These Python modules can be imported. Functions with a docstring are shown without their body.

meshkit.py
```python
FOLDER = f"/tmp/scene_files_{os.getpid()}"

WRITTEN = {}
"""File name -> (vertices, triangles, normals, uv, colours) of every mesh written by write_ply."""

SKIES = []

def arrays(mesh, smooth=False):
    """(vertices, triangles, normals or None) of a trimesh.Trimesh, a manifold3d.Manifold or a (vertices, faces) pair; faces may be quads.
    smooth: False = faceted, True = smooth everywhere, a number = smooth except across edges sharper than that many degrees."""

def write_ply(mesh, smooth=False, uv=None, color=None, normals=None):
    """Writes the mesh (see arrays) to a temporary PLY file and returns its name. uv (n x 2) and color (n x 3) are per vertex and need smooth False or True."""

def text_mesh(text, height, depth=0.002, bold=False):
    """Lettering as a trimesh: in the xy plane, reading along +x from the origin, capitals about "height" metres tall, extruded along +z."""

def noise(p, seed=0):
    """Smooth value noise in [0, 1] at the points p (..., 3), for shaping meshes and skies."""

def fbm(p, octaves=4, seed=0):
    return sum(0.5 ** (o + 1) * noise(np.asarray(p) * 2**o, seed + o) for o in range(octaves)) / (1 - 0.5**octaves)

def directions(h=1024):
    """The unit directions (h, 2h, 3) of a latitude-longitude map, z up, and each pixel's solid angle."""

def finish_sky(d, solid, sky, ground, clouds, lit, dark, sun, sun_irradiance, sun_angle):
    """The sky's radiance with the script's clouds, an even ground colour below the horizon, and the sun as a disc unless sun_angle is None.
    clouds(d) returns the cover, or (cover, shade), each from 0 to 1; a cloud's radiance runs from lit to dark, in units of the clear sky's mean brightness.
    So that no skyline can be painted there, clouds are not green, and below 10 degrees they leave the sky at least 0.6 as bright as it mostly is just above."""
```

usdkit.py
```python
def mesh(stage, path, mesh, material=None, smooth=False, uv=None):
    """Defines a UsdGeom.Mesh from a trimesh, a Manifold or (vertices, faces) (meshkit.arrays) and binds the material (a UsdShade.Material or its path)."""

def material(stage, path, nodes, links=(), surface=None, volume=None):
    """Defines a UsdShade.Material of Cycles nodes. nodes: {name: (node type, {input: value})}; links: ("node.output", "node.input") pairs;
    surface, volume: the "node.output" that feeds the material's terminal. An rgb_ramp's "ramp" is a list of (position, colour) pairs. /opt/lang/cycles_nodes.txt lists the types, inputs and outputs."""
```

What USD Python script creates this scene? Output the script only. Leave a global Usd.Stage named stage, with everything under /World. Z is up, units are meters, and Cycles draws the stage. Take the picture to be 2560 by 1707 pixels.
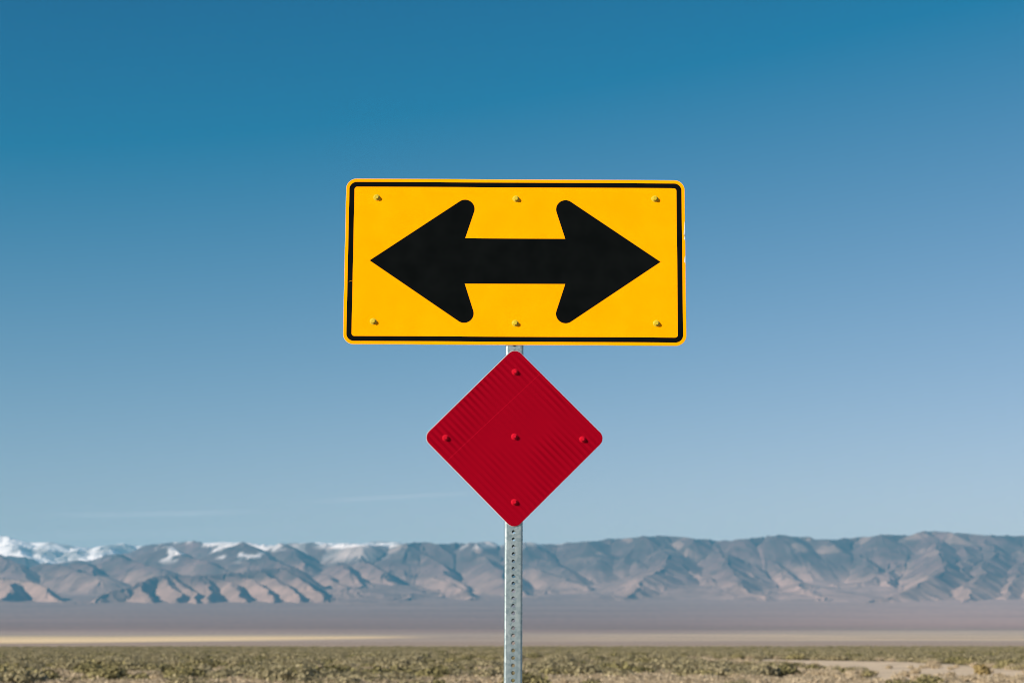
import math
import numpy as np
import trimesh
import manifold3d as m3
import meshkit
import shapely
import usdkit
from shapely.geometry import Polygon, Point, MultiPoint, box
from shapely.ops import unary_union
from pxr import Gf, Sdf, Usd, UsdGeom, UsdLux, UsdShade, Vt

stage = Usd.Stage.CreateInMemory()
UsdGeom.SetStageUpAxis(stage, 'Z')
UsdGeom.SetStageMetersPerUnit(stage, 1.0)
world = UsdGeom.Xform.Define(stage, '/World')
stage.SetDefaultPrim(world.GetPrim())
UsdGeom.Scope.Define(stage, '/World/Looks')
LK = '/World/Looks/'

# ------------------------------------------------------------------ camera
FPX = 4400.0                       # focal length in pixels of the 2560 wide photograph
EYE = np.array([0.0, 0.0, 1.6])
PITCH = math.atan((1600 - 853.5) / FPX)
cam = UsdGeom.Camera.Define(stage, '/World/camera')
cam.CreateHorizontalApertureAttr(36.0)
cam.CreateVerticalApertureAttr(36.0 * 682 / 1024)
cam.CreateFocalLengthAttr(36.0 * FPX / 2560)
cam.CreateClippingRangeAttr(Gf.Vec2f(0.1, 120000))
cam.CreateFStopAttr(5.6)
cam.CreateFocusDistanceAttr(6.3)
cam.CreateExposureAttr(0.75)
cam.AddTranslateOp().Set(Gf.Vec3d(*EYE))
cam.AddRotateXOp().Set(90 + math.degrees(PITCH))

# ------------------------------------------------------------------ sun and sky
SUN_AZ, SUN_EL = math.radians(-127), math.radians(23)      # azimuth from +y towards +x
sun_dir = np.array([math.sin(SUN_AZ) * math.cos(SUN_EL), math.cos(SUN_AZ) * math.cos(SUN_EL), math.sin(SUN_EL)])
sun = UsdLux.DistantLight.Define(stage, '/World/sun')
sun.CreateIntensityAttr(1.25)
sun.CreateNormalizeAttr(True)
sun.CreateAngleAttr(0.53)
sun.CreateColorAttr(Gf.Vec3f(1.0, 0.92, 0.80))
z = Gf.Vec3d(*sun_dir)
sun.AddTransformOp().Set(Gf.Matrix4d(1).SetRotate(Gf.Rotation(Gf.Vec3d(0, 0, 1), z)))

dome = UsdLux.DomeLight.Define(stage, '/World/sky')
dome.CreateIntensityAttr(1.0)
SKY_GAIN, SKY_LESS = (0.955, 0.60, 0.565), (1.45, 0.47, 0.23)     # the clear dry air's deep blue-green cast


def wisp(tag_, e0, slope, curve, a0, a1, width):
    """Nodes of one thin streak of cirrus: its height (tangent of elevation) along the azimuth."""
    return {
        tag_ + 'c': ('math', {'math_type': 'subtract', 'value2': (a0 + a1) / 2}),
        tag_ + 's': ('math', {'math_type': 'multiply_add', 'value2': slope, 'value3': e0}),
        tag_ + 'q': ('math', {'math_type': 'multiply'}),
        tag_ + 'k': ('math', {'math_type': 'multiply_add', 'value2': curve}),
        tag_ + 'd': ('math', {'math_type': 'subtract'}),
        tag_ + 'n': ('math', {'math_type': 'divide', 'value2': width}),
        tag_ + 'p': ('math', {'math_type': 'multiply'}),
        tag_ + 'e': ('map_range', {'range_type': 'smoothstep', 'from_min': 1.0, 'from_max': 0.0, 'to_min': 0.0, 'to_max': 1.0, 'clamp': True}),
        tag_ + 'w': ('math', {'math_type': 'absolute'}),
        tag_ + 'f': ('map_range', {'range_type': 'smoothstep', 'from_min': (a1 - a0) / 2, 'from_max': (a1 - a0) / 8, 'to_min': 0.0, 'to_max': 1.0, 'clamp': True}),
        tag_ + 'm': ('math', {'math_type': 'multiply'}),
    }, [('az.value', tag_ + 'c.value1'), (tag_ + 'c.value', tag_ + 's.value1'), (tag_ + 'c.value', tag_ + 'q.value1'), (tag_ + 'c.value', tag_ + 'q.value2'),
        (tag_ + 'q.value', tag_ + 'k.value1'), (tag_ + 's.value', tag_ + 'k.value3'), ('el.value', tag_ + 'd.value1'), (tag_ + 'k.value', tag_ + 'd.value2'),
        (tag_ + 'd.value', tag_ + 'n.value1'), (tag_ + 'n.value', tag_ + 'p.value1'), (tag_ + 'n.value', tag_ + 'p.value2'), (tag_ + 'p.value', tag_ + 'e.value'),
        (tag_ + 'c.value', tag_ + 'w.value1'), (tag_ + 'w.value', tag_ + 'f.value'), (tag_ + 'e.result', tag_ + 'm.value1'), (tag_ + 'f.result', tag_ + 'm.value2')]


w1, l1 = wisp('wa', 0.0705, 0.017, 0.16, -0.285, -0.125, 0.0020)
w2, l2 = wisp('wb', 0.0800, 0.052, 0.0, -0.135, 0.0, 0.0016)
w3, l3 = wisp('wc', 0.0590, 0.020, 0.0, -0.33, -0.10, 0.0040)
nodes = {
    'sky': ('sky_texture', {'sky_type': 'single_scattering', 'sun_disc': False, 'sun_elevation': SUN_EL, 'sun_rotation': SUN_AZ,
                            'altitude': 1800.0, 'air_density': 1.0, 'aerosol_density': 0.6, 'ozone_density': 1.0}),
    'mul': ('vector_math', {'math_type': 'multiply', 'vector2': SKY_GAIN}),
    'sub': ('vector_math', {'math_type': 'subtract', 'vector2': SKY_LESS}),
    'pos': ('vector_math', {'math_type': 'maximum', 'vector2': (0.02, 0.02, 0.02)}),
    'tc': ('texture_coordinate', {}), 'xyz': ('separate_xyz', {}),
    'ysafe': ('math', {'math_type': 'maximum', 'value2': 0.05}),
    'az': ('math', {'math_type': 'divide'}), 'el': ('math', {'math_type': 'divide'}),
    'stretch': ('mapping', {'scale': (9.0, 9.0, 160.0)}), 'cn': ('noise_texture', {'scale': 1.0, 'detail': 4.0}),
    'cr': ('map_range', {'from_min': 0.3, 'from_max': 0.7, 'to_min': 0.2, 'to_max': 1.0, 'clamp': True}),
    'ab': ('math', {'math_type': 'add'}), 'half': ('math', {'math_type': 'multiply_add', 'value2': 0.5}), 'cov': ('math', {'math_type': 'multiply'}),
    'thin': ('math', {'math_type': 'multiply', 'value2': 0.4}),
    'mix': ('mix_color', {'blend_type': 'mix', 'b': (4.4, 4.4, 4.6), 'use_clamp': False}),
    'bg': ('background_shader', {'strength': 0.1}),
}
nodes |= w1 | w2 | w3
sky_mat = usdkit.material(stage, LK + 'sky_air', nodes, [
    ('sky.color', 'mul.vector1'), ('mul.vector', 'sub.vector1'), ('sub.vector', 'pos.vector1'), ('pos.vector', 'mix.a'),
    ('tc.generated', 'xyz.vector'), ('xyz.y', 'ysafe.value1'), ('xyz.x', 'az.value1'), ('ysafe.value', 'az.value2'), ('xyz.z', 'el.value1'), ('ysafe.value', 'el.value2'),
    ('tc.generated', 'stretch.vector'), ('stretch.vector', 'cn.vector'), ('cn.fac', 'cr.value'),
    ('wam.value', 'ab.value1'), ('wbm.value', 'ab.value2'), ('wcm.value', 'half.value1'), ('ab.value', 'half.value3'), ('half.value', 'cov.value1'), ('cr.result', 'cov.value2'),
    ('cov.value', 'thin.value1'), ('thin.value', 'mix.fac'), ('mix.result', 'bg.color')] + l1 + l2 + l3, surface='bg.background')
UsdShade.MaterialBindingAPI.Apply(dome.GetPrim()).Bind(sky_mat)
dome.GetPrim().SetCustomDataByKey('kind', 'structure')

# ------------------------------------------------------------------ helpers
RNG = np.random.default_rng(7)
used = {}


def free(parent, name):
    path = f'{parent}/{name}'
    n = used.get(path, 0)
    used[path] = n + 1
    return path if n == 0 else f'{path}_{n:03d}'


def tag(prim, label=None, category=None, group=None, kind=None):
    for k, v in (('label', label), ('category', category), ('group', group), ('kind', kind)):
        if v:
            prim.SetCustomDataByKey(k, v)
    return prim


def obj(name, mesh, mat, parent='/World', smooth=False, color=None):
    path = free(parent, name)
    m = usdkit.mesh(stage, path, mesh, LK + mat, smooth=smooth)
    if color is not None:
        UsdGeom.PrimvarsAPI(m).CreatePrimvar('tint', Sdf.ValueTypeNames.Color3fArray, 'vertex').Set(Vt.Vec3fArray.FromNumpy(np.asarray(color, np.float32)))
    return m.GetPrim()


def xform(name, loc=(0, 0, 0), roty=0.0, rotz=0.0, scale=None, parent='/World'):
    x = UsdGeom.Xform.Define(stage, free(parent, name))
    x.AddTranslateOp().Set(Gf.Vec3d(*map(float, loc)))
    if rotz:
        x.AddRotateZOp().Set(float(rotz))
    if roty:
        x.AddRotateYOp().Set(float(roty))
    if scale is not None:
        x.AddScaleOp().Set(Gf.Vec3f(*map(float, np.broadcast_to(scale, 3))))
    return x.GetPrim()


CP, SP = math.cos(PITCH), math.sin(PITCH)


def ray(px, py):
    """Direction, per metre of +y, that the photograph's pixel looks along."""
    v = (853.5 - np.asarray(py, float)) / FPX
    h = CP - v * SP
    return (np.asarray(px, float) - 1280) / FPX / h, (SP + v * CP) / h


def at(px, py, Y):
    a, b = ray(px, py)
    return np.stack([a * Y, np.broadcast_to(Y, np.shape(a)), EYE[2] + b * Y], -1)


def front(poly, depth, y0):
    """A flat outline (x right, y up) as a plate standing in the xz plane: its front face at y0 - depth, its back at y0."""
    parts = []
    for g in getattr(poly, 'geoms', [poly]):
        parts.append(trimesh.creation.extrude_polygon(g, depth, engine='earcut'))
    m = trimesh.util.concatenate(parts)
    v = m.vertices
    m.vertices = np.stack([v[:, 0], y0 - v[:, 2], v[:, 1]], -1)
    return m


def rounded(w, h, r):
    return box(-w / 2 + r, -h / 2 + r, w / 2 - r, h / 2 - r).buffer(r, 24)


# ------------------------------------------------------------------ materials
def noise_mix(name, c1, c2, scale, rough=0.6, detail=4, metallic=0.0, bump=None, spec=0.5, lo=0.35, hi=0.65, stretch=(1, 1, 1), bump_scale=None):
    nodes = {'tc': ('texture_coordinate', {}), 'mp': ('mapping', {'scale': stretch}), 'n': ('noise_texture', {'scale': scale, 'detail': detail}),
             'r': ('rgb_ramp', {'ramp': [(lo, c1), (hi, c2)]}),
             'p': ('principled_bsdf', {'roughness': rough, 'metallic': metallic, 'specular_ior_level': spec})}
    links = [('tc.object', 'mp.vector'), ('mp.vector', 'n.vector'), ('n.fac', 'r.fac'), ('r.color', 'p.base_color')]
    if bump:
        nodes['n2'] = ('noise_texture', {'scale': bump_scale or scale * 2, 'detail': 3})
        nodes['b'] = ('bump', {'strength': bump[0], 'distance': bump[1]})
        links += [('mp.vector', 'n2.vector'), ('n2.fac', 'b.height'), ('b.normal', 'p.normal')]
    return usdkit.material(stage, LK + name, nodes, links, surface='p.BSDF')


noise_mix('yellow_sheeting', (0.92, 0.328, 0.0004), (0.97, 0.354, 0.0008), 9, rough=0.5, bump=(0.08, 0.002), bump_scale=14, spec=0.0)
noise_mix('black_film', (0.0028, 0.0036, 0.0038), (0.0042, 0.0052, 0.0054), 12, rough=0.6, spec=0.0)
noise_mix('bare_aluminium', (0.62, 0.61, 0.60), (0.75, 0.74, 0.72), 30, rough=0.5, metallic=0.35)
noise_mix('yellow_bolt_paint', (0.44, 0.33, 0.008), (0.56, 0.42, 0.015), 120, rough=0.45)
noise_mix('red_bolt_paint', (0.40, 0.002, 0.014), (0.5, 0.003, 0.02), 120, rough=0.45, spec=0.12)

noise_mix('red_seam_edge', (0.36, 0.002, 0.014), (0.42, 0.003, 0.018), 60, rough=0.4, spec=0.1)

# red prismatic sheeting: faint pressed bands running down to the right and a finer weave
usdkit.material(stage, LK + 'red_sheeting', {
    'tc': ('texture_coordinate', {}),
    'rot': ('mapping', {'rotation': (0.0, math.radians(-45), 0.0)}),
    'w': ('wave_texture', {'wave_type': 'bands', 'bands_direction': 'z', 'scale': 15.5, 'distortion': 0.35, 'detail': 1.0, 'detail_scale': 0.6}),
    'fine': ('wave_texture', {'wave_type': 'bands', 'bands_direction': 'z', 'scale': 62.0, 'distortion': 0.6, 'detail': 1.0}),
    'big': ('noise_texture', {'scale': 4.2, 'detail': 1.0}),
    'bigr': ('rgb_ramp', {'ramp': [(0.42, (0.1, 0.1, 0.1)), (0.68, (1, 1, 1))]}),
    'mul': ('math', {'math_type': 'multiply'}),
    'fm': ('math', {'math_type': 'multiply_add', 'value2': 0.12}),
    'n': ('noise_texture', {'scale': 260.0, 'detail': 2.0}),
    'r': ('rgb_ramp', {'ramp': [(0.3, (0.21, 0.0002, 0.0068)), (0.7, (0.26, 0.0003, 0.0095))]}),
    'b': ('bump', {'strength': 0.8, 'distance': 0.005}),
    'p': ('principled_bsdf', {'roughness': 0.38, 'specular_ior_level': 0.03}),
}, [('tc.object', 'rot.vector'), ('rot.vector', 'w.vector'), ('rot.vector', 'fine.vector'), ('tc.object', 'big.vector'), ('big.fac', 'bigr.fac'),
    ('w.fac', 'mul.value1'), ('bigr.color', 'mul.value2'), ('fine.fac', 'fm.value1'), ('mul.value', 'fm.value3'), ('fm.value', 'b.height'),
    ('tc.object', 'n.vector'), ('n.fac', 'r.fac'), ('r.color', 'p.base_color'), ('b.normal', 'p.normal')], surface='p.BSDF')

usdkit.material(stage, LK + 'galvanised_steel', {
    'tc': ('texture_coordinate', {}),
    'v': ('voronoi_texture', {'scale': 95.0, 'feature': 'f1'}),
    'mp': ('mapping', {'scale': (1.0, 1.0, 0.12)}),
    'n': ('noise_texture', {'scale': 60.0, 'detail': 5.0}),
    'add': ('mix_color', {'blend_type': 'mix', 'fac': 0.6}),
    'bw': ('rgb_to_bw', {}),
    'r': ('rgb_ramp', {'ramp': [(0.2, (0.235, 0.305, 0.325)), (0.5, (0.315, 0.385, 0.40)), (0.8, (0.43, 0.485, 0.49))]}),
    'rr': ('map_range', {'from_min': 0.2, 'from_max': 0.8, 'to_min': 0.30, 'to_max': 0.45}),
    'b': ('bump', {'strength': 0.25, 'distance': 0.001}),
    'p': ('principled_bsdf', {'metallic': 0.65, 'specular_ior_level': 0.5}),
}, [('tc.object', 'v.vector'), ('tc.object', 'mp.vector'), ('mp.vector', 'n.vector'), ('v.color', 'add.a'), ('n.color', 'add.b'), ('add.result', 'bw.color'),
    ('bw.val', 'r.fac'), ('r.color', 'p.base_color'), ('bw.val', 'rr.value'), ('rr.result', 'p.roughness'), ('n.fac', 'b.height'), ('b.normal', 'p.normal')], surface='p.BSDF')


def tinted(name, noise_scale, lo, hi, rough, detail=5, stretch=(1, 1, 1)):
    usdkit.material(stage, LK + name, {
        'a': ('attribute', {'attribute': 'tint'}),
        'g': ('geometry', {}),
        'mp': ('mapping', {'scale': stretch}),
        'n': ('noise_texture', {'scale': noise_scale, 'detail': detail, 'roughness': 0.6}),
        'mr': ('map_range', {'from_min': 0.3, 'from_max': 0.7, 'to_min': lo, 'to_max': hi}),
        'm': ('vector_math', {'math_type': 'scale'}),
        'p': ('principled_bsdf', {'roughness': rough, 'specular_ior_level': 0.1}),
    }, [('g.position', 'mp.vector'), ('mp.vector', 'n.vector'), ('n.fac', 'mr.value'), ('a.color', 'm.vector1'), ('mr.result', 'm.scale'), ('m.vector', 'p.base_color')], surface='p.BSDF')


tinted('desert_soil', 0.35, 0.75, 1.25, 0.95)
tinted('mountain_rock', 0.006, 0.7, 1.3, 0.95, detail=7)


def leafy(name, a, b, trans):
    usdkit.material(stage, LK + name, {
        'o': ('object_info', {}), 'g': ('geometry', {}),
        'mixr': ('math', {'math_type': 'multiply_add', 'value2': 0.22}), 'half': ('math', {'math_type': 'multiply', 'value2': 0.78}),
        'r': ('rgb_ramp', {'ramp': [(0.0, a), (1.0, b)]}),
        'd': ('principled_bsdf', {'roughness': 0.75, 'specular_ior_level': 0.2}), 't': ('translucent_bsdf', {}), 'm': ('mix_closure', {'fac': trans}),
    }, [('o.random', 'half.value1'), ('g.random_per_island', 'mixr.value1'), ('half.value', 'mixr.value3'), ('mixr.value', 'r.fac'), ('r.color', 'd.base_color'), ('r.color', 't.color'),
        ('d.BSDF', 'm.closure1'), ('t.BSDF', 'm.closure2')], surface='m.closure')


leafy('sage_leaf', (0.285, 0.248, 0.138), (0.43, 0.362, 0.218), 0.34)
leafy('olive_leaf', (0.16, 0.143, 0.058), (0.29, 0.245, 0.115), 0.1)
leafy('golden_leaf', (0.22, 0.16, 0.06), (0.34, 0.26, 0.11), 0.25)
leafy('straw_blade', (0.42, 0.335, 0.22), (0.60, 0.49, 0.34), 0.3)
usdkit.material(stage, LK + 'dry_stem', {'p': ('principled_bsdf', {'base_color': (0.13, 0.10, 0.075), 'roughness': 0.9})}, surface='p.BSDF')
usdkit.material(stage, LK + 'thin_air', {'v': ('principled_volume', {'color': (0.17, 0.56, 0.82), 'density': 4.6e-5, 'anisotropy': 0.0})}, volume='v.volume')

# ------------------------------------------------------------------ terrain profile
GY = np.array([-60000, 16, 32, 60, 560, 1200, 2000, 3000, 4500, 7000, 8000, 9000, 10000, 11000, 12000, 30000.])
GPX = [1617, 1608, 1601, 1590, 1573, 1541, 1528, 1513, 1497, 1483, 1472]
GZ = np.concatenate([[0, 0, -0.36, -0.5], [EYE[2] + ray(1280, p)[1] * y for p, y in zip(GPX, GY[4:15])], [500]])
from scipy.interpolate import PchipInterpolator
_gz = PchipInterpolator(GY, GZ)


def ground_z(x, y):
    x, y = np.asarray(x, float), np.asarray(y, float)
    q = np.stack([x, y, np.zeros_like(x + y)], -1)
    near = np.clip((y - 30) / 40, 0, 1)
    bumps = 0.16 * (meshkit.fbm(q / 9.0, 3, 11) - 0.5) + 0.5 * (meshkit.fbm(q / 60.0, 2, 12) - 0.5) * np.clip((900 - y) / 700, 0, 1)
    return _gz(y) + near * bumps * np.clip((2500 - y) / 1500, 0, 1)


def smoothstep(a, b, t):
    t = np.clip((np.asarray(t, float) - a) / (b - a), 0, 1)
    return t * t * (3 - 2 * t)


def pixel_of(x, y, zz):
    """Where a point of the ground falls in the photograph (used to find places on the ground, which then keep their cover whatever the camera does)."""
    d = np.stack([x - EYE[0], y - EYE[1], zz - EYE[2]], -1)
    fw = d[..., 1] * CP + d[..., 2] * SP
    up = -d[..., 1] * SP + d[..., 2] * CP
    fw = np.where(fw > 1, fw, 1)
    return 1280 + FPX * d[..., 0] / fw, 853.5 - FPX * up / fw


WASH = Polygon([(18.5, 192), (37, 170), (38, 140), (36, 118), (31, 97), (19.5, 97), (21.3, 113), (25, 150), (20, 176)])


def track(x, y):
    """0..1: bare sandy clearing on the right of the plain."""
    x, y = np.broadcast_arrays(np.asarray(x, float), np.asarray(y, float))
    out = np.zeros(x.shape)
    s_ = (x > 10) & (x < 46) & (y > 85) & (y < 205)
    p_ = shapely.points(x[s_], y[s_])
    d_ = shapely.distance(p_, WASH.exterior) * np.where(shapely.contains_xy(WASH, x[s_], y[s_]), 1, -1)
    wob = meshkit.fbm(np.stack([x[s_], y[s_] / 2.5, 0 * x[s_]], -1) / 2.2, 3, 21) - 0.5
    out[s_] = smoothstep(-0.8, 0.8, d_ + 3.0 * wob)
    return out


# ground sheet: rings round the camera, dense where the photograph looks
ang = np.radians(np.concatenate([np.arange(-180, -24, 3.0), np.arange(-24, 24, 0.1), np.arange(24, 180, 3.0)]))
rad = np.concatenate([[0.0, 2, 5, 10, 20, 32], np.geomspace(45, 12500, 235), [15000, 19000, 24000, 26500]])
A, R = np.meshgrid(ang, rad)
gx, gy = np.sin(A) * R, np.cos(A) * R
gz = ground_z(gx, gy)
na, nr = len(ang), len(rad)
i, j = np.meshgrid(np.arange(nr - 1), np.arange(na), indexing='ij')
j2 = (j + 1) % na
q = np.stack([i * na + j, (i + 1) * na + j, (i + 1) * na + j2, i * na + j2], -1).reshape(-1, 4)
gf = np.vstack([q[:, [0, 2, 1]], q[:, [0, 3, 2]]])
P3 = np.stack([gx, gy, 0 * gx], -1)
n1 = meshkit.fbm(P3 / 40.0, 4, 31)[..., None]
n2 = meshkit.fbm(P3 / np.array([900.0, 160.0, 1]), 4, 32)[..., None]
n3 = meshkit.fbm(P3 / np.array([2600.0, 420.0, 1]), 4, 33)[..., None]
sand, straw, sage_soil = np.array([0.58, 0.455, 0.315]), np.array([0.31, 0.255, 0.17]), np.array([0.28, 0.23, 0.15])
plain, playa, fan = np.array([0.355, 0.268, 0.205]), np.array([0.72, 0.53, 0.30]), np.array([0.262, 0.168, 0.138])
col = straw + (sage_soil - straw) * smoothstep(110, 230, gy + 60 * (n1[..., 0] - 0.5))[..., None]
tr = track(gx, gy)[..., None]
col = col + (sand - col) * tr
col = col + (plain - col) * smoothstep(400, 680, gy + 160 * (n2[..., 0] - 0.5))[..., None]
# bright dry lake bed on the left, thinning out towards the middle
u = gx / np.maximum(gy, 1)
pu = 1280 + FPX * u * CP
near_edge = np.interp(pu, [-900, 0, 300, 600, 900, 1150, 1300], [950, 1130, 1420, 1850, 2250, 2600, 2900])
far_edge = np.interp(pu, [-900, 0, 300, 600, 900, 1150, 1300], [2700, 2900, 2850, 3000, 3000, 2900, 2950])
pl = smoothstep(0, 0.18, (gy - near_edge) / near_edge + 0.10 * (n2[..., 0] - .5)) * (1 - smoothstep(-0.02, 0.16, (gy - far_edge) / far_edge + 0.5 * (n3[..., 0] - 0.5)))
pl = pl * (1 - smoothstep(900, 1180, pu + 160 * (n2[..., 0] - 0.5)))
streak = smoothstep(0.5, 0.66, n2[..., 0]) * smoothstep(1200, 2400, gy) * (1 - smoothstep(3200, 4200, gy)) * smoothstep(1100, 1500, pu) * 0.55
col = col + (playa - col) * np.maximum(pl, streak)[..., None]
fade = smoothstep(3600, 4700, gy * (1 + 0.35 * (n3[..., 0] - 0.5)) - 500 * smoothstep(1500, 2300, pu))[..., None]
col = col + (fan - col) * fade
warm = smoothstep(1300, 2500, pu)[..., None] * smoothstep(4000, 6000, gy)[..., None]
col = col + (np.array([0.45, 0.282, 0.23]) - col) * warm * 0.75
n5 = meshkit.fbm(P3 / np.array([2200.0, 130.0, 1]), 4, 35)[..., None]
far_ = (smoothstep(500, 1200, gy) * (1 - 0.6 * smoothstep(4000, 5500, gy)))[..., None]
col = col * (1 + far_ * (0.55 * (n2 - 0.5) + 0.5 * (n3 - 0.5) + 0.75 * (n5 - 0.5)))
tag(obj('ground', (np.stack([gx, gy, gz], -1).reshape(-1, 3), gf), 'desert_soil', smooth=True, color=col.reshape(-1, 3)), kind='structure')

# ------------------------------------------------------------------ mountains
CRESTY, FOOTY = 12000.0, 9500.0


def toe_depth(py):
    """How far off the fan's surface shows at this height of the photograph."""
    return np.interp(py, [1472, 1483, 1497, 1513, 1528], [12000, 11000, 10000, 9000, 8000])


def depth_of(py):
    py = np.asarray(py, float)
    top, low = py[0], py[-1]
    y0 = 12250.0 if top < 1375 else np.interp(top, [1375, 1470], [12000, 10600])
    return y0 + (toe_depth(min(low, 1513)) - y0) * (np.clip((py - top) / (low - top), 0, 1)) ** 0.9 if low > 1465 else y0 - (py - top) * 13.0


skyline = [(-700, 1352), (-300, 1378), (0, 1388), (60, 1390), (110, 1406), (200, 1400), (300, 1386), (360, 1366), (403, 1359), (470, 1353), (530, 1357), (600, 1354), (660, 1359), (730, 1358), (800, 1360), (860, 1363),
           (905, 1362), (960, 1358), (1008, 1356), (1045, 1357), (1090, 1361), (1143, 1362), (1197, 1359), (1262, 1359), (1328, 1357), (1404, 1355), (1480, 1352), (1545, 1346), (1611, 1341), (1676, 1341),
           (1741, 1350), (1790, 1354), (1850, 1348), (1915, 1341), (1959, 1339), (2013, 1345), (2073, 1351), (2133, 1345), (2220, 1339), (2275, 1340), (2318, 1330), (2340, 1326), (2373, 1329), (2427, 1334), (2492, 1335), (2560, 1339),
           (2700, 1330), (2900, 1350), (3200, 1340), (3600, 1370)]
ridges = [(skyline, 0.50, [14500, 14500, 14500, 14500, 14400, 14300, 14100, 13900, 13700, 13500, 13300, 13000, 12800, 12600, 12500, 12400] + [12300 - 300 * (k % 2 == 0) for k in range(len(skyline) - 16)])]
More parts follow.
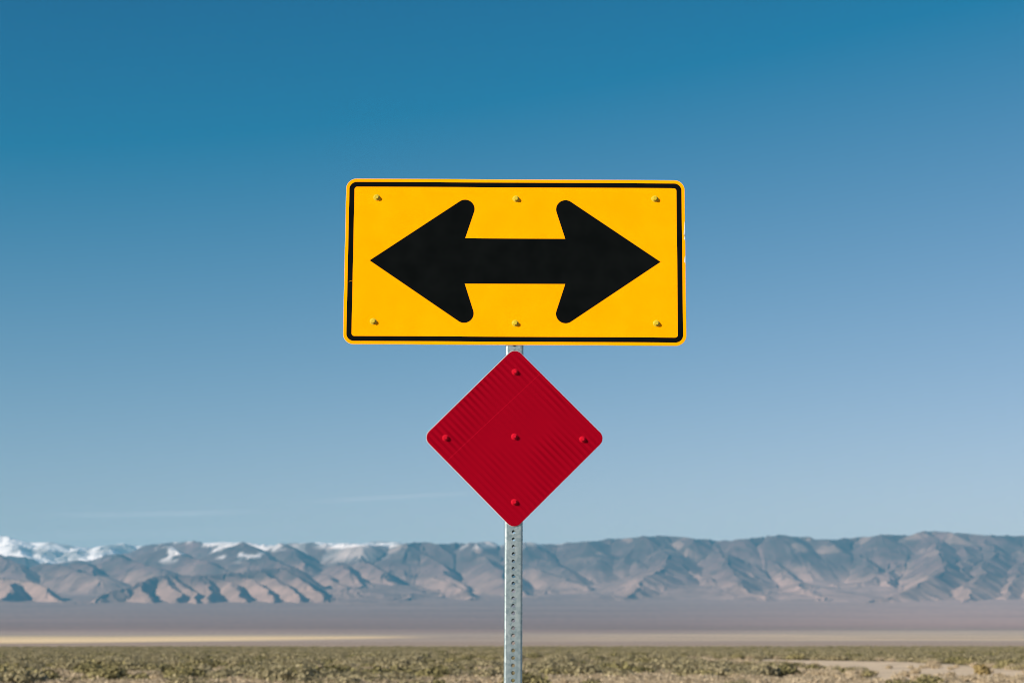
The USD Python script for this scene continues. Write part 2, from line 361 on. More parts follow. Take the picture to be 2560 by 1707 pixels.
spurs = [
    # the steep-sided ones with shaded right flanks
    ([(880, 1364), (900, 1395), (925, 1412), (960, 1432), (985, 1460), (1000, 1492)], .72), ([(845, 1405), (870, 1425), (890, 1450), (905, 1478), (915, 1500)], .62), ([(800, 1430), (835, 1450), (868, 1472), (885, 1500)], .7),
    ([(1010, 1358), (1040, 1375), (1085, 1402), (1115, 1430), (1150, 1450), (1190, 1490)], .68), ([(1090, 1440), (1130, 1458), (1165, 1476), (1185, 1500)], .62),
    ([(1300, 1380), (1370, 1402), (1420, 1428)], .6), ([(1340, 1415), (1400, 1440), (1470, 1462), (1500, 1487)], .66),
    ([(1470, 1385), (1520, 1412), (1552, 1438), (1565, 1470)], .66), ([(1560, 1350), (1580, 1370), (1602, 1402), (1610, 1430)], .66), ([(1610, 1420), (1655, 1440), (1690, 1465), (1720, 1492)], .72),
    ([(1745, 1362), (1785, 1382), (1830, 1402), (1868, 1425)], .7), ([(1715, 1420), (1760, 1440), (1800, 1464), (1825, 1494)], .66), ([(1850, 1348), (1895, 1378), (1935, 1408), (1965, 1450), (1985, 1486)], .7), ([(1960, 1440), (2000, 1462), (2045, 1490), (2060, 1505)], .7),
    ([(1930, 1345), (1985, 1372), (2030, 1402), (2062, 1440), (2075, 1475)], .72), ([(2115, 1350), (2150, 1372), (2175, 1400), (2200, 1440), (2215, 1462)], .72), ([(2200, 1380), (2225, 1395), (2250, 1420)], .66), ([(2300, 1350), (2335, 1375), (2365, 1412), (2380, 1450)], .66),
    # gentler, lit from the left
    ([(1180, 1362), (1230, 1400), (1270, 1450), (1330, 1496)], .45), ([(1250, 1360), (1300, 1380)], .45), ([(1400, 1356), (1450, 1380), (1480, 1400)], .45), ([(1660, 1345), (1670, 1385), (1650, 1420), (1600, 1462), (1560, 1500)], .46), ([(1790, 1354), (1840, 1440), (1880, 1470), (1915, 1502)], .46),
    ([(2090, 1460), (2140, 1452), (2200, 1435), (2230, 1420), (2270, 1400)], .5), ([(2150, 1508), (2200, 1490), (2270, 1470), (2320, 1452), (2360, 1425), (2345, 1330)], .5), ([(2250, 1500), (2330, 1480), (2400, 1450), (2420, 1400), (2427, 1335)], .5),
    ([(2490, 1336), (2480, 1400), (2440, 1455), (2400, 1505)], .5), ([(2560, 1340), (2570, 1400), (2540, 1455), (2520, 1500)], .5), ([(2640, 1336), (2640, 1420), (2600, 1502)], .6),
    ([(2750, 1335), (2760, 1420), (2800, 1505)], .6), ([(2900, 1350), (2930, 1420), (2900, 1500)], .6), ([(3100, 1345), (3130, 1420), (3150, 1505)], .6),
    # low tan foothills in front of the right half
    ([(1320, 1490), (1365, 1472), (1400, 1478), (1440, 1470), (1500, 1492)], .42), ([(1350, 1512), (1400, 1500), (1470, 1497), (1540, 1500), (1630, 1509)], .34), ([(1730, 1480), (1770, 1466), (1830, 1470), (1840, 1500)], .5), ([(1920, 1500), (1960, 1474), (1990, 1470), (2030, 1490)], .5), ([(2170, 1514), (2230, 1496), (2270, 1508)], .42),
    ([(2330, 1512), (2370, 1488), (2420, 1494), (2460, 1512)], .45), ([(2480, 1516), (2530, 1494), (2600, 1490), (2640, 1512)], .42),
    ([(1000, 1505), (1060, 1478), (1110, 1470), (1130, 1482), (1180, 1503)], .42), ([(860, 1517), (885, 1508), (915, 1516)], .4),
    # the darker range on the left
    ([(700, 1358), (730, 1385), (760, 1410)], .5), ([(600, 1355), (650, 1385), (700, 1410), (730, 1420)], .42), ([(403, 1359), (450, 1385), (520, 1405), (560, 1425)], .5), ([(300, 1386), (350, 1405), (420, 1425)], .42), ([(110, 1406), (180, 1420), (260, 1440)], .42),
    ([(0, 1388), (40, 1410), (60, 1432)], .5), ([(200, 1400), (240, 1425), (250, 1450)], .4), ([(-300, 1378), (-200, 1420), (-150, 1480)], .5),
]
badlands = [
    ([(-60, 1440), (50, 1448), (95, 1455), (125, 1470), (150, 1495)], .95), ([(20, 1452), (30, 1475), (10, 1498)], .95),
    ([(255, 1500), (327, 1463), (380, 1440), (436, 1434), (500, 1438), (560, 1436), (620, 1428), (680, 1420), (740, 1416)], .85),
    ([(350, 1452), (362, 1470), (372, 1500)], 1.0), ([(420, 1440), (440, 1465), (430, 1500)], .95), ([(445, 1437), (470, 1460), (495, 1503)], 1.05), ([(530, 1440), (520, 1470), (530, 1500)], 0.9),
    ([(550, 1437), (578, 1450), (600, 1478), (610, 1500)], 1.05), ([(590, 1432), (630, 1444), (668, 1470), (690, 1498)], 1.05), ([(650, 1424), (690, 1440), (730, 1468), (760, 1495)], 1.0), ([(710, 1418), (745, 1436), (790, 1470), (815, 1500)], .9),
    ([(175, 1507), (200, 1503), (240, 1507)], .7), ([(300, 1512), (330, 1506), (370, 1512)], .7),
]
for pts, k in spurs:
    px, py = np.array(pts, float).T
    ridges.append((pts, k, depth_of(py) if py[0] <= py[-1] else depth_of(py[::-1])[::-1]))
for pts, k in badlands:
    px, py = np.array(pts, float).T
    ridges.append((pts, k * 0.88, 9350 + (1507 - py) * 12.5))


def ridge_surface(x, y, lines, round_=60.0):
    h = np.full(x.shape, -1e9)
    for pts, k, Y in lines:
        px, py = np.array(pts, float).T
        p = at(px, py, np.asarray(Y, float))
        for a, b in zip(p[:-1], p[1:]):
            lo, hi = np.minimum(a, b)[:2] - 2600, np.maximum(a, b)[:2] + 2600
            s = (x > lo[0]) & (x < hi[0]) & (y > lo[1]) & (y < hi[1])
            d = (b - a)[:2]
            t = np.clip(((x[s] - a[0]) * d[0] + (y[s] - a[1]) * d[1]) / max(d @ d, 1), 0, 1)
            r = np.hypot(x[s] - a[0] - t * d[0], y[s] - a[1] - t * d[1])
            h[s] = np.maximum(h[s], a[2] + t * (b[2] - a[2]) - k * (np.sqrt(r * r + round_ ** 2) - round_))
    return h


def grid_mesh(U, Yr):
    uu, yy = np.meshgrid(U, Yr)
    ny, nu = uu.shape
    i, j = np.meshgrid(np.arange(ny - 1), np.arange(nu - 1), indexing='ij')
    q = np.stack([i * nu + j, i * nu + j + 1, (i + 1) * nu + j + 1, (i + 1) * nu + j], -1).reshape(-1, 4)
    return uu * yy, yy, np.vstack([q[:, [0, 1, 2]], q[:, [0, 2, 3]]])


def ridged(p, octaves, seed):
    out, amp, tot = 0, 1.0, 0
    for o in range(octaves):
        out = out + amp * (1 - np.abs(2 * meshkit.noise(p * 2 ** o, seed + o) - 1))
        tot += amp
        amp *= 0.5
    return out / tot


def slope_of(U_, Y_, hh):
    hy, hu = np.gradient(hh, Y_, U_)
    return hu / Y_[:, None], hy - hu * U_[None, :] / Y_[:, None]


def gullies(U_, Y_, x, y, hh, waves, amp, seed):
    """Runnels and small spurs that follow the fall line, from coarse to fine."""
    for o, L in enumerate(waves):
        dx, dy = slope_of(U_, Y_, hh)
        sl = np.hypot(dx, dy) + 1e-9
        tx_, ty_ = -dy / sl, dx / sl
        cell = L * 1.3
        ci, cj = np.floor(x / cell), np.floor(y / cell)
        num, den = 0, 1e-9
        for a_ in (-1, 0, 1):
            for b_ in (-1, 0, 1):
                k = np.stack([ci + a_, cj + b_, 0 * ci], -1)
                px_, py_ = (ci + a_ + meshkit.noise(k, seed + 7 * o)) * cell, (cj + b_ + meshkit.noise(k, seed + 7 * o + 3)) * cell
                ddx, ddy = x - px_, y - py_
                w_ = np.exp(-2.2 * (ddx ** 2 + ddy ** 2) / cell ** 2)
                ph = (tx_ * ddx + ty_ * ddy) * math.pi / L
                num, den = num + w_ * (1 - 2 * np.abs(np.sin(ph))), den + w_
        hh = hh + amp * L * np.clip(sl / 0.35, 0, 1.2) * num / den
    return hh


def soft_max(a_, b_, r):
    t = np.clip(0.5 + 0.5 * (a_ - b_) / r, 0, 1)
    return b_ + (a_ - b_) * t + r * t * (1 - t)


U = np.concatenate([np.linspace(-0.62, -0.31, 60)[:-1], np.linspace(-0.31, 0.31, 1000), np.linspace(0.31, 0.62, 60)[1:]])
Yr = np.concatenate([np.arange(8500, 12400, 17.0), np.arange(12400, 15600, 60.0)])
mx, my, mf = grid_mesh(U, Yr)
q3 = np.stack([mx, my, 0 * mx], -1)
wx = 130 * (meshkit.fbm(q3 / 600.0, 3, 41) - 0.5) + 70 * (meshkit.fbm(q3 / 200.0, 2, 43) - 0.5)
wy = 260 * (meshkit.fbm(q3 / 700.0, 3, 42) - 0.5) + 70 * (meshkit.fbm(q3 / 200.0, 2, 44) - 0.5)
h = ridge_surface(mx + wx, my + wy, ridges, 22.0)
gm = _gz(my)
apron = gm - 12 + 0.03 * np.clip(my - 9600, 0, 2600) + 110 * (meshkit.fbm(q3 / np.array([900.0, 1800.0, 1]), 3, 57) - 0.47) - 60 * (1 - smoothstep(8500, 9300, my))
hr = h
h = soft_max(h, apron, 24.0)
rel = np.clip((h - gm) / 260.0, 0, 1)
h = h + rel * 38 * (ridged(q3 / np.array([420.0, 620.0, 1]), 3, 51) - 0.62)
h = gullies(U, Yr, mx, my, h, [520.0, 240.0, 120.0], 0.024, 300)
mz = h
# cover of the slopes: tan foothills, dark scrub above, patches of snow on the left crest
ppx = 1280 + FPX * (mx / my) * CP
nA, nB, nC = meshkit.fbm(q3 / 900.0, 4, 61), meshkit.fbm(q3 / 160.0, 4, 62), meshkit.fbm(q3 / np.array([500., 700., 1]), 4, 63)
tan_, scrub, dark, snow = np.array([0.275, 0.176, 0.137]), np.array([0.152, 0.095, 0.086]), np.array([0.082, 0.058, 0.055]), np.array([0.88, 0.80, 0.77])
above = (mz - gm) / 420.0
mcol = tan_ + (scrub - tan_) * smoothstep(0.04, 0.30, above + 0.45 * (nA - 0.5) + 0.4 * (nB - 0.5) - 0.10 * (1 - smoothstep(600, 850, ppx)) * (my < 10600))[..., None]
mcol = mcol + (dark - mcol) * (smoothstep(0.45, 0.62, nC + 0.25 * np.clip(above, 0, 1) - 0.12) * 0.75)[..., None]
speck = smoothstep(0.50, 0.62, meshkit.fbm(q3 / 42.0, 3, 66)) * smoothstep(0.05, 0.3, above)
mcol = mcol + (np.array([0.065, 0.056, 0.048]) - mcol) * (0.45 * speck)[..., None]
spots = smoothstep(0.60, 0.68, nB) * smoothstep(0.3, 0.6, above) * 0.6
mcol = mcol + (np.array([0.36, 0.24, 0.19]) - mcol) * (0.7 * spots)[..., None]
footc = np.array([0.262, 0.168, 0.138]) + (np.array([0.45, 0.282, 0.23]) - np.array([0.262, 0.168, 0.138])) * (0.75 * smoothstep(1300, 2500, ppx))[..., None]
mcol = footc + (mcol - footc) * smoothstep(-40, 130, hr - apron + 110 * (nB - 0.5))[..., None]
left = 1 - smoothstep(900, 1060, ppx)
crest_tan = ray(1280, np.interp(ppx, np.array(skyline)[:, 0], np.array(skyline)[:, 1]))[1]
drop = (crest_tan - (mz - EYE[2]) / my) * FPX            # how far below the crest, as the plain sees it
sn = 0.85 * smoothstep(0.47, 0.58, nC + 0.7 * (nB - 0.5) + 0.35 * (meshkit.fbm(q3 / np.array([70.0, 400.0, 1]), 3, 67) - 0.5) - 0.004 * drop + 0.02) * (1 - smoothstep(25, 60, drop)) * smoothstep(380, 420, ppx) * (1 - 0.75 * smoothstep(640, 780, ppx)) * left
sn = np.maximum(sn, 0.35 * smoothstep(0.5, 0.6, nB) * (1 - smoothstep(4, 18, drop)) * smoothstep(1060, 1180, ppx) * (1 - smoothstep(1380, 1500, ppx)))
sn = np.maximum(sn, 0.8 * (1 - smoothstep(4, 14, drop + 16 * (nB - 0.5))) * smoothstep(780, 830, ppx) * (1 - smoothstep(985, 1020, ppx)))
mcol = mcol + (snow - mcol) * sn[..., None]
tag(obj('mountains', (np.stack([mx, my, mz], -1).reshape(-1, 3), mf), 'mountain_rock', smooth=True, color=mcol.reshape(-1, 3)), kind='structure')

# snowy range far behind on the left
sky2 = [(-900, 1350), (-400, 1356), (-120, 1345), (0, 1341), (14, 1341), (33, 1349), (46, 1360), (75, 1358), (120, 1356), (160, 1363), (200, 1370), (218, 1374), (240, 1367), (288, 1359), (337, 1365), (380, 1366), (440, 1363), (500, 1356), (560, 1354), (600, 1356), (640, 1362),
        (700, 1363), (760, 1356), (830, 1357), (900, 1358), (940, 1352), (985, 1353), (1010, 1362), (1080, 1380), (1300, 1400)]
U2 = np.concatenate([np.linspace(-0.55, -0.31, 40)[:-1], np.linspace(-0.31, 0.02, 560)])
Y2 = np.arange(15000, 18400, 38.0)
sx, sy, sf = grid_mesh(U2, Y2)
lines2 = [(sky2, 0.42, [17200 - 250 * math.sin(k * 1.7) for k in range(len(sky2))])]
for (a, b, c, d, e, f) in [(14, 1342, 40, 1372, 70, 1408), (-80, 1348, -60, 1380, -40, 1420), (120, 1356, 108, 1385, 95, 1412), (190, 1368, 160, 1390, 130, 1415), (288, 1359, 240, 1380, 215, 1405), (400, 1364, 340, 1380, 300, 1400), (160, 1363, 185, 1385, 225, 1410), (-250, 1352, -220, 1390, -180, 1420)]:
    lines2.append(([(a, b), (c, d), (e, f)], 0.55, [17200, 16300, 15500]))
q4 = np.stack([sx, sy, 0 * sx], -1)
h2 = ridge_surface(sx + 260 * (meshkit.fbm(q4 / 900, 3, 71) - .5), sy + 260 * (meshkit.fbm(q4 / 900, 3, 72) - .5), lines2, 80)
h2 = h2 + 22 * (ridged(q4 / np.array([600., 800., 1]), 3, 75) - 0.6)
h2 = gullies(U2, Y2, sx, sy, h2, [360.0, 180.0, 90.0], 0.04, 700)
h2 = np.maximum(h2, 150)
spx = 1280 + FPX * (sx / sy) * CP
drop2 = (ray(1280, np.interp(spx, np.array(sky2)[:, 0], np.array(sky2)[:, 1]))[1] - (h2 - EYE[2]) / sy) * FPX
nS, nT = meshkit.fbm(q4 / 700.0, 4, 81), meshkit.fbm(q4 / 220.0, 4, 82)
bare = smoothstep(0.50, 0.62, 0.45 * nS + 0.3 * nT + 0.25 * meshkit.fbm(q4 / np.array([90.0, 500.0, 1]), 3, 83)) * 0.75
bare = np.maximum(bare, smoothstep(38, 60, drop2 + 40 * (nT - 0.5)))
scol = snow + (np.array([0.17, 0.145, 0.13]) - snow) * bare[..., None]
tag(obj('snowy_mountains', (np.stack([sx, sy, h2], -1).reshape(-1, 3), sf), 'mountain_rock', smooth=True, color=scol.reshape(-1, 3)), kind='structure')

# ------------------------------------------------------------------ air
hz = trimesh.creation.box([54000, 54000, 1083.0])
hz.apply_translation([0, 0, 1080 - 1083.0 / 2])
tag(obj('haze', hz, 'thin_air'), kind='stuff')

# ------------------------------------------------------------------ the signs and their post
IN = 0.0254
LEAN = 0.30
D = FPX * 48 * IN / 852.5                       # distance along the view axis
v = (853.5 - 653.5) / FPX
YS = D * (CP - v * SP)                          # the plane of the sign faces
ex = np.array([math.cos(math.radians(LEAN)), -math.sin(math.radians(LEAN))])
ez = np.array([math.sin(math.radians(LEAN)), math.cos(math.radians(LEAN))])
c_sign = at(1287.6, 653.8, YS)[[0, 2]]
base = c_sign - ez * (c_sign[1] / ez[1])        # where the post's line meets the ground


def local(px, py):
    p = at(px, py, YS)[[0, 2]] - base
    return p @ ex, p @ ez


def bolt(parent, px, py, mat, y, turn):
    lx, lz = local(px, py)
    w = trimesh.creation.revolve(np.array([[0, 0], [0.0118, 0], [0.0118, 0.0009], [0.0108, 0.0017], [0, 0.0017]]), sections=32)
    hexa = trimesh.creation.revolve(np.array([[0, 0], [0.0082, 0.0], [0.0082, 0.0070], [0.0068, 0.0086], [0, 0.0086]]), sections=6)
    hexa.apply_transform(trimesh.transformations.rotation_matrix(turn, [0, 0, 1]))
    hexa.apply_translation([0, 0, 0.0017])
    fl = trimesh.creation.revolve(np.array([[0, 0], [0.0098, 0], [0.0094, 0.0012], [0, 0.0012]]), sections=28)
    fl.apply_translation([0, 0, 0.0016])
    T = np.array([[1, 0, 0, lx - parent[1][0]], [0, 0, -1, y], [0, 1, 0, lz - parent[1][1]], [0, 0, 0, 1.0]])
    w.apply_transform(T), hexa.apply_transform(T), fl.apply_transform(T)
    b = obj('bolt', trimesh.util.concatenate([hexa, fl]), mat, str(parent[0].GetPath()))
    obj('washer', w, mat, str(b.GetPath()), smooth=30)


# post: square steel tube with a hole every inch on all four faces
W, T = 2.5 * IN, 0.0032
top_l = local(1288, 480)[1]
out = m3.CrossSection.square([W - 0.017, W - 0.017], True).offset(0.0085, m3.JoinType.Round, circular_segments=24)
inn = m3.CrossSection.square([W - 0.017, W - 0.017], True).offset(0.0085 - T, m3.JoinType.Round, circular_segments=24)
tube = m3.Manifold.extrude(out - inn, top_l + 0.7).translate([0, 0, -0.7])
z0 = local(1285, 1328.8)[1]
holes = []
for k in range(int((-0.65 - z0) / IN), int((top_l - 0.02 - z0) / IN) + 1):
    zc = z0 + k * IN
    c = m3.Manifold.cylinder(W * 2, 0.0066, circular_segments=20, center=True)
    half = m3.Manifold.cylinder(W, 0.0066, circular_segments=20).rotate([90, 0, 0])       # the rear wall's holes sit a little off the front ones
    holes += [half.translate([0, 0, zc]), half.translate([0.0022, W + 0.0001, zc - 0.0028]), c.rotate([0, 90, 0]).translate([0, 0, zc])]
tube = tube - m3.Manifold.batch_boolean(holes, m3.OpType.Add)
post = xform('sign_post', (base[0], YS + 0.0032 + W / 2, 0), roty=LEAN)
tag(post, 'galvanised square steel post with a row of round holes, carrying both signs', 'post')
obj('perforated_tube', tube, 'galvanised_steel', str(post.GetPath()), smooth=25)

# yellow board with the double-headed arrow
w, h_ = 48 * IN, 23.8 * IN
lx, lz = local(1287.6, 654.0)
sbase = (lx, lz - h_ / 2)
spos = base + ex * sbase[0] + ez * sbase[1]
sign = xform('arrow_sign', (spos[0], YS, spos[1]), roty=LEAN)
tag(sign, 'yellow rectangular warning board with a black double-headed arrow and black border', 'sign')
sp = (sign, sbase)
SPTH = str(sign.GetPath())


def up(poly):
    from shapely import affinity
    return affinity.translate(poly, 0, h_ / 2)


obj('panel', front(up(rounded(w, h_, 1.5 * IN)), 0.003, 0.003), 'bare_aluminium', SPTH)
obj('yellow_sheeting', front(up(rounded(w - 0.0013, h_ - 0.0013, 1.5 * IN - 0.0006)), 0.0004, 0.0), 'yellow_sheeting', SPTH)
ring = rounded(w - 0.94 * IN, h_ - 0.96 * IN, 1.05 * IN).difference(rounded(w - 2.36 * IN, h_ - 2.34 * IN, 0.42 * IN))
obj('border', front(up(ring), 0.0003, -0.0004), 'black_film', SPTH)


def head(s):
    tip = Point(s * 20.48 * IN, 0)
    half = []
    for t in (1, -1):
        c = Point(s * 7.11 * IN, t * 7.50 * IN).buffer(1.345 * IN, 32)
        half.append(unary_union([c, MultiPoint([tip, (s * 7.06 * IN, t * 3.25 * IN)])]).convex_hull)
    return unary_union(half + [Polygon([tip, (s * 7.06 * IN, 3.25 * IN), (s * 7.06 * IN, -3.25 * IN)])])


arrow = unary_union([head(-1), head(1), box(-7.3 * IN, -3.25 * IN, 7.3 * IN, 3.25 * IN)]).buffer(1e-5)
from shapely import affinity as _af
obj('arrow', front(up(_af.translate(arrow, 0, 0.0015)), 0.0003, -0.0004), 'black_film', SPTH)
for n, (px, py) in enumerate([(942, 494), (1290, 497.5), (1637, 497.5), (933, 803.5), (1288, 808), (1641, 808.5)]):
    bolt(sp, px, py, 'yellow_bolt_paint', -0.0004, 0.3 + n * 0.8)
# chips along the right edge where the sheeting has come off
for (py, hh) in ((572, 0.030), (592, 0.012), (648, 0.014)):
    a = local(1713.5, py)
    cx, cz = a[0] - sbase[0], a[1] - sbase[1]
    cx = w / 2 - 0.0016
    pg = Polygon([(cx + 0.0010, cz - hh), (cx + 0.0012, cz + hh), (cx - 0.0004, cz + hh * .7), (cx - 0.0026, cz - hh * .1), (cx - 0.0035, cz - hh * .75), (cx - 0.001, cz - hh * 0.9)])
    obj('bare_chip', front(pg, 0.0002, -0.0004), 'bare_aluminium', SPTH)

# an old scratch through the black film
for (p0, p1, t_, yy0) in (((871, 704), (883, 702), 0.0006, -0.0007),):
    a, b = np.array(local(*p0)) - sbase, np.array(local(*p1)) - sbase
    n_ = np.array([-(b - a)[1], (b - a)[0]]) / np.linalg.norm(b - a) * t_
    obj('scratch', front(Polygon([a, (a + b) / 2 + n_, b, (a + b) / 2 - n_]).buffer(0), 0.0002, yy0), 'yellow_sheeting', SPTH)

# red diamond marker
ctr = local(1285.8, 1094.0)
s = 18 * IN
dz = s * math.sqrt(0.5)
dbase = (ctr[0], ctr[1] - dz)
dpos = base + ex * dbase[0] + ez * dbase[1]
dia = xform('diamond_marker', (dpos[0], YS, dpos[1]), roty=LEAN)
tag(dia, 'plain red reflective diamond plate bolted to the post below the yellow sign', 'sign')
DP = str(dia.GetPath())


def diamond(side, r, ox=0.0, oz=0.0):
    return _af.translate(_af.rotate(rounded(side, side, r), 45.0, origin=(0, 0)), ox, dz + oz)


obj('panel', front(diamond(s, 1.25 * IN), 0.003, 0.003), 'bare_aluminium', DP)
obj('red_sheeting', front(diamond(s - 0.0017, 1.25 * IN - 0.0008, 0.0006, -0.0003), 0.0004, 0.0), 'red_sheeting', DP)
for n, (px, py) in enumerate([(1287.3, 929.6), (1113.7, 1094.3), (1285.8, 1091.3), (1456.3, 1098), (1285.8, 1254.8)]):
    bolt((dia, dbase), px, py, 'red_bolt_paint', -0.0004, 0.2 + n * 0.7)
# overlap seam of the sheeting
a, b = local(1119, 1150), local(1349, 935)
a, b = np.array(a) - dbase, np.array(b) - dbase
n_ = np.array([-(b - a)[1], (b - a)[0]]) / np.linalg.norm(b - a) * 0.0007
obj('seam', front(Polygon([a + n_, a - n_, b - n_, b + n_]).buffer(0), 0.0003, -0.0004), 'red_seam_edge', DP)

# ------------------------------------------------------------------ sagebrush and dry grass
def shrub(seed, n, w, hgt, leaf):
    """A low mounded bush: a few rounded lobes, each a loose shell of small leaves."""
    g = np.random.default_rng(seed)
    k_ = 5
    lob = np.stack([g.uniform(-.27, .27, k_) * w, g.uniform(-.27, .27, k_) * w, g.uniform(0.18, 0.42, k_) * hgt], -1)
    rad_ = np.stack([g.uniform(.2, .3, k_) * w, g.uniform(.2, .3, k_) * w, g.uniform(.5, .7, k_) * hgt], -1)
    V, F = [], []
    for k in range(n):
        q_ = g.integers(k_)
        d = g.normal(size=3)
        d /= np.linalg.norm(d)
        d[2] = abs(d[2]) if g.uniform() < 0.8 else d[2] * 0.4
        p = lob[q_] + d * rad_[q_] * g.uniform(0.72, 1.04)
        p[2] = max(p[2], 0.02)
        nrm = d / rad_[q_] * rad_[q_].mean() + [0, 0, 0.25] + 0.5 * g.normal(size=3)
        nrm /= np.linalg.norm(nrm)
        side = np.cross(nrm, g.normal(size=3))
        side /= np.linalg.norm(side) + 1e-9
        up_ = np.cross(nrm, side)
        L = leaf * g.uniform(0.8, 1.7)
        i0 = len(V)
        V += [p - side * L * .55 - up_ * L * .5, p + side * L * .5 - up_ * L * .5, p + up_ * L * .6 + side * L * .35, p + up_ * L * .65 - side * L * .4]
        F += [[i0, i0 + 1, i0 + 2], [i0, i0 + 2, i0 + 3]]
    return np.array(V), np.array(F)


def stems(seed, w, hgt, n=9):
    g = np.random.default_rng(seed + 500)
    V, F = [], []
    for k in range(n):
        a = g.uniform(0, 6.283)
        tip = np.array([math.cos(a) * w * .3, math.sin(a) * w * .3, hgt * g.uniform(.5, .85)])
        s_ = np.array([-math.sin(a), math.cos(a), 0]) * 0.012
        i0 = len(V)
        V += [-s_, s_, tip + s_ * .4, tip - s_ * .4]
        F += [[i0, i0 + 1, i0 + 2], [i0, i0 + 2, i0 + 3]]
    return np.array(V), np.array(F)


def tuft(seed, n, w, hgt):
    g = np.random.default_rng(seed)
    V, F = [], []
    for k in range(n):
        a, r = g.uniform(0, 6.283), w * 0.28 * math.sqrt(g.uniform())
        p = np.array([math.cos(a) * r, math.sin(a) * r, 0.0])
        lean = np.array([math.cos(a), math.sin(a), 0]) * g.uniform(0.1, 0.55) * hgt + g.normal(size=3) * 0.05 * hgt
        tip = p + lean + [0, 0, hgt * g.uniform(0.55, 1.05)]
        t = g.uniform(0, 6.283)
        s_ = np.array([math.cos(t), math.sin(t), 0]) * 0.018
        i0 = len(V)
        V += [p - s_, p + s_, (p + tip) / 2 + [0, 0, .06 * hgt] + s_, (p + tip) / 2 + [0, 0, .06 * hgt] - s_, tip]
        F += [[i0, i0 + 1, i0 + 2], [i0, i0 + 2, i0 + 3], [i0 + 3, i0 + 2, i0 + 4]]
    return np.array(V), np.array(F)


def mound(seed):
    """A rounded pale bunch of dry grass: fine blades over a low dome."""
    a_, fa = shrub(seed, 200, 0.85, 0.34, 0.05)
    b_, fb = tuft(seed + 40, 30, 0.8, 0.34)
    return np.vstack([a_, b_]), np.vstack([fa, fb + len(a_)])


SHAPES = [('sage_leaf', 460, 1.55, 0.48, 0.055), ('sage_leaf', 460, 1.9, 0.40, 0.055), ('sage_leaf', 320, 1.15, 0.38, 0.05), ('olive_leaf', 460, 1.6, 0.50, 0.055), ('olive_leaf', 320, 1.1, 0.42, 0.05)]
KINDS = []
for k, (mat, n, w_, hh, leaf) in enumerate(SHAPES):
    cls = stage.CreateClassPrim(f'/World/sagebrush_kind_{"abcde"[k]}')
    UsdGeom.Xform.Define(stage, cls.GetPath())
    cls.SetSpecifier(Sdf.SpecifierClass)
    obj('foliage', shrub(100 + k, n, w_, hh, leaf), mat, str(cls.GetPath()))
    obj('stem', stems(100 + k, w_, hh), 'dry_stem', str(cls.GetPath()))
    KINDS.append(cls)

g = np.random.default_rng(2024)
N = 120000
yy = np.sqrt(g.uniform(70 ** 2, 640 ** 2, N))
uu = g.uniform(-0.335, 0.335, N)
xx = uu * yy
qq = np.stack([xx, yy, 0 * xx], -1)
clump = meshkit.fbm(qq / 7.0, 3, 91)
patch = meshkit.fbm(qq / np.array([30., 45., 1]), 3, 92)
dens = np.interp(yy, [70, 95, 115, 150, 220, 380, 640], [0.20, 0.26, 0.36, 0.5, 0.7, 0.5, 0.02])
dens = dens * smoothstep(0.38, 0.58, 0.5 * clump + 0.5 * patch + 0.04) * (1 - track(xx, yy))
dens = dens * np.where((xx > 17) & (yy < 100), 0.10, 1)
below = (xx > 15) & (xx < 26) & (yy > 99) & (yy < 185)          # thin low scrub in front of the clearing
dens = dens * np.where(below, 0.5, 1)
keep = g.uniform(size=N) < dens
xx, yy = xx[keep], yy[keep]
zz = ground_z(xx, yy) - 0.02
kind = g.choice(5, len(xx), p=[.32, .24, .14, .19, .11])
size = g.uniform(0.6, 1.35, len(xx)) * np.interp(yy, [90, 300, 600], [1.45, 0.9, 0.6])
size = size * np.where((xx > 15) & (xx < 26) & (yy > 105) & (yy < 185), 0.62, 1.0)
turn = g.uniform(0, 360, len(xx))
px_, py_ = pixel_of(xx, yy, zz)
order = np.argsort(yy)
vis = (px_ > 5) & (px_ < 2555) & (py_ - 0.5 * size * FPX / yy < 1700)
show = [n for n in order if vis[n]][:290]
LOOK = ['grey-green sagebrush clump', 'low spreading grey sagebrush', 'small rounded grey sagebrush', 'dark olive green bush', 'small dark olive bush']
ZONES = [(320, 'in the near scrub at the left edge'), (700, 'in the near scrub, a quarter in from the left'), (1060, 'in the near scrub left of the post'), (1285, 'in the near scrub just left of the post'),
         (1500, 'in the near scrub just right of the post'), (1850, 'in the near scrub, some way right of the post'), (2200, 'in the near scrub by the clearing'), (9999, 'in the near scrub at the right edge')]
for n in show:
    p = xform('sagebrush', (xx[n], yy[n], zz[n]), rotz=turn[n], scale=size[n])
    p.GetReferences().AddInternalReference(KINDS[kind[n]].GetPath())
    p.SetInstanceable(True)
    zone = next(t for lim, t in ZONES if px_[n] < lim)
    lab = LOOK[kind[n]] + ' ' + zone
    tag(p, lab, 'shrub', lab.replace(' in the near scrub', '').replace(',', ''))
rest = np.setdiff1d(np.arange(len(xx)), show)


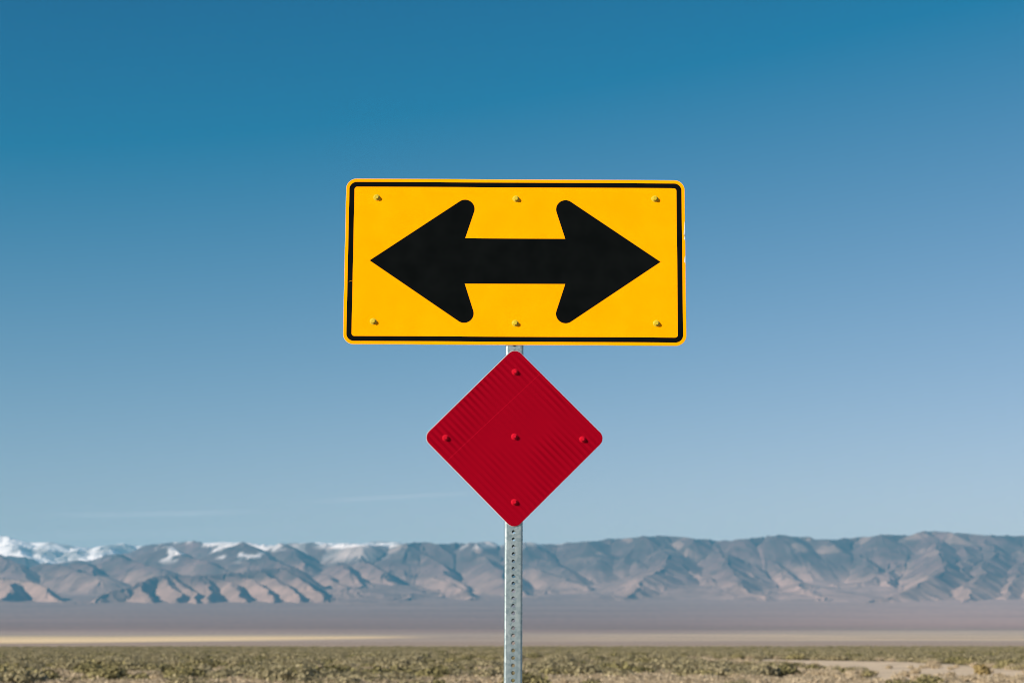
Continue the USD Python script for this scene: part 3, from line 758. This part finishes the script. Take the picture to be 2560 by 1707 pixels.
def instancer(name, protos, x, y, zz_, kind_, size_, turn_, label, category):
    pi = UsdGeom.PointInstancer.Define(stage, f'/World/{name}')
    targets = []
    for k, (v_, f_, mat) in enumerate(protos):
        targets.append(obj('clump', (v_, f_), mat, f'/World/{name}').GetPath())
    pi.CreatePrototypesRel().SetTargets(targets)
    pi.CreatePositionsAttr(Vt.Vec3fArray.FromNumpy(np.stack([x, y, zz_], -1).astype(np.float32)))
    pi.CreateProtoIndicesAttr(Vt.IntArray.FromNumpy(kind_.astype(np.int32)))
    pi.CreateScalesAttr(Vt.Vec3fArray.FromNumpy(np.repeat(size_[:, None], 3, 1).astype(np.float32)))
    a = np.radians(turn_) / 2
    pi.CreateOrientationsAttr(Vt.QuathArray([Gf.Quath(float(math.cos(t)), 0, 0, float(math.sin(t))) for t in a]))
    tag(pi.GetPrim(), label, category, kind='stuff')


instancer('sagebrush_cover', [(*shrub(100 + k, n, w_, hh, leaf), mat) for k, (mat, n, w_, hh, leaf) in enumerate(SHAPES)],
          xx[rest], yy[rest], zz[rest], kind[rest], size[rest], turn[rest], 'grey-green sagebrush covering the flat plain into the distance', 'sagebrush')

N = 60000
ty = np.sqrt(g.uniform(70 ** 2, 300 ** 2, N))
tx = g.uniform(-0.335, 0.335, N) * ty
qq = np.stack([tx, ty, 0 * tx], -1)
tp = np.interp(ty - np.clip(tx, 0, 25) * 1.4 - 14 * (meshkit.fbm(qq / 25.0, 2, 96) - 0.5), [70, 99, 112, 170, 300], [1.0, 0.95, 0.22, 0.10, 0.04]) * smoothstep(0.35, 0.55, meshkit.fbm(qq / 6.0, 3, 95)) * (1 - 0.97 * track(tx, ty)) * np.where((tx > 16) & (ty < 100), 0.45, 1)
keep = g.uniform(size=N) < tp
tx, ty = tx[keep], ty[keep]
instancer('dry_grass', [(*mound(200 + k), 'straw_blade') for k in range(4)], tx, ty, ground_z(tx, ty) - 0.01, g.integers(0, 4, len(tx)), g.uniform(0.7, 1.3, len(tx)), g.uniform(0, 360, len(tx)),
          'pale straw-coloured dry grass tufts on the near plain', 'grass')

# a few bushes that stand out beside the sandy wash
for px, py, Y, kd, sc, label in [
    (2035, 1683, 112, 3, 1.35, 'dark olive bush at the left end of the sandy clearing on the right'),
    (1985, 1668, 128, 3, 1.2, 'yellow-green bush just behind the dark one by the sandy clearing'),
    (2178, 1697, 103, 4, 1.0, 'small lone olive bush in front of the sandy clearing, right of the dark bush'),
    (2105, 1690, 108, 3, 1.1, 'low dark bush between the two olive bushes before the sandy clearing')]:
    p0 = at(px, py, Y)
    p = xform('sagebrush', (p0[0], Y, ground_z(p0[0], float(Y))), rotz=px, scale=sc)
    p.GetReferences().AddInternalReference(KINDS[kd].GetPath())
    p.SetInstanceable(True)
    tag(p, label, 'shrub')
gp = at(2452, 1695, 104.0)
gb = xform('rabbitbrush', (gp[0], 104.0, ground_z(gp[0], 104.0)))
tag(gb, 'rounded golden-tan bush at the lower right, the only golden one', 'shrub')
obj('foliage', shrub(321, 420, 1.5, 0.85, 0.085), 'golden_leaf', str(gb.GetPath()))
obj('stem', stems(321, 1.5, 0.85), 'dry_stem', str(gb.GetPath()))
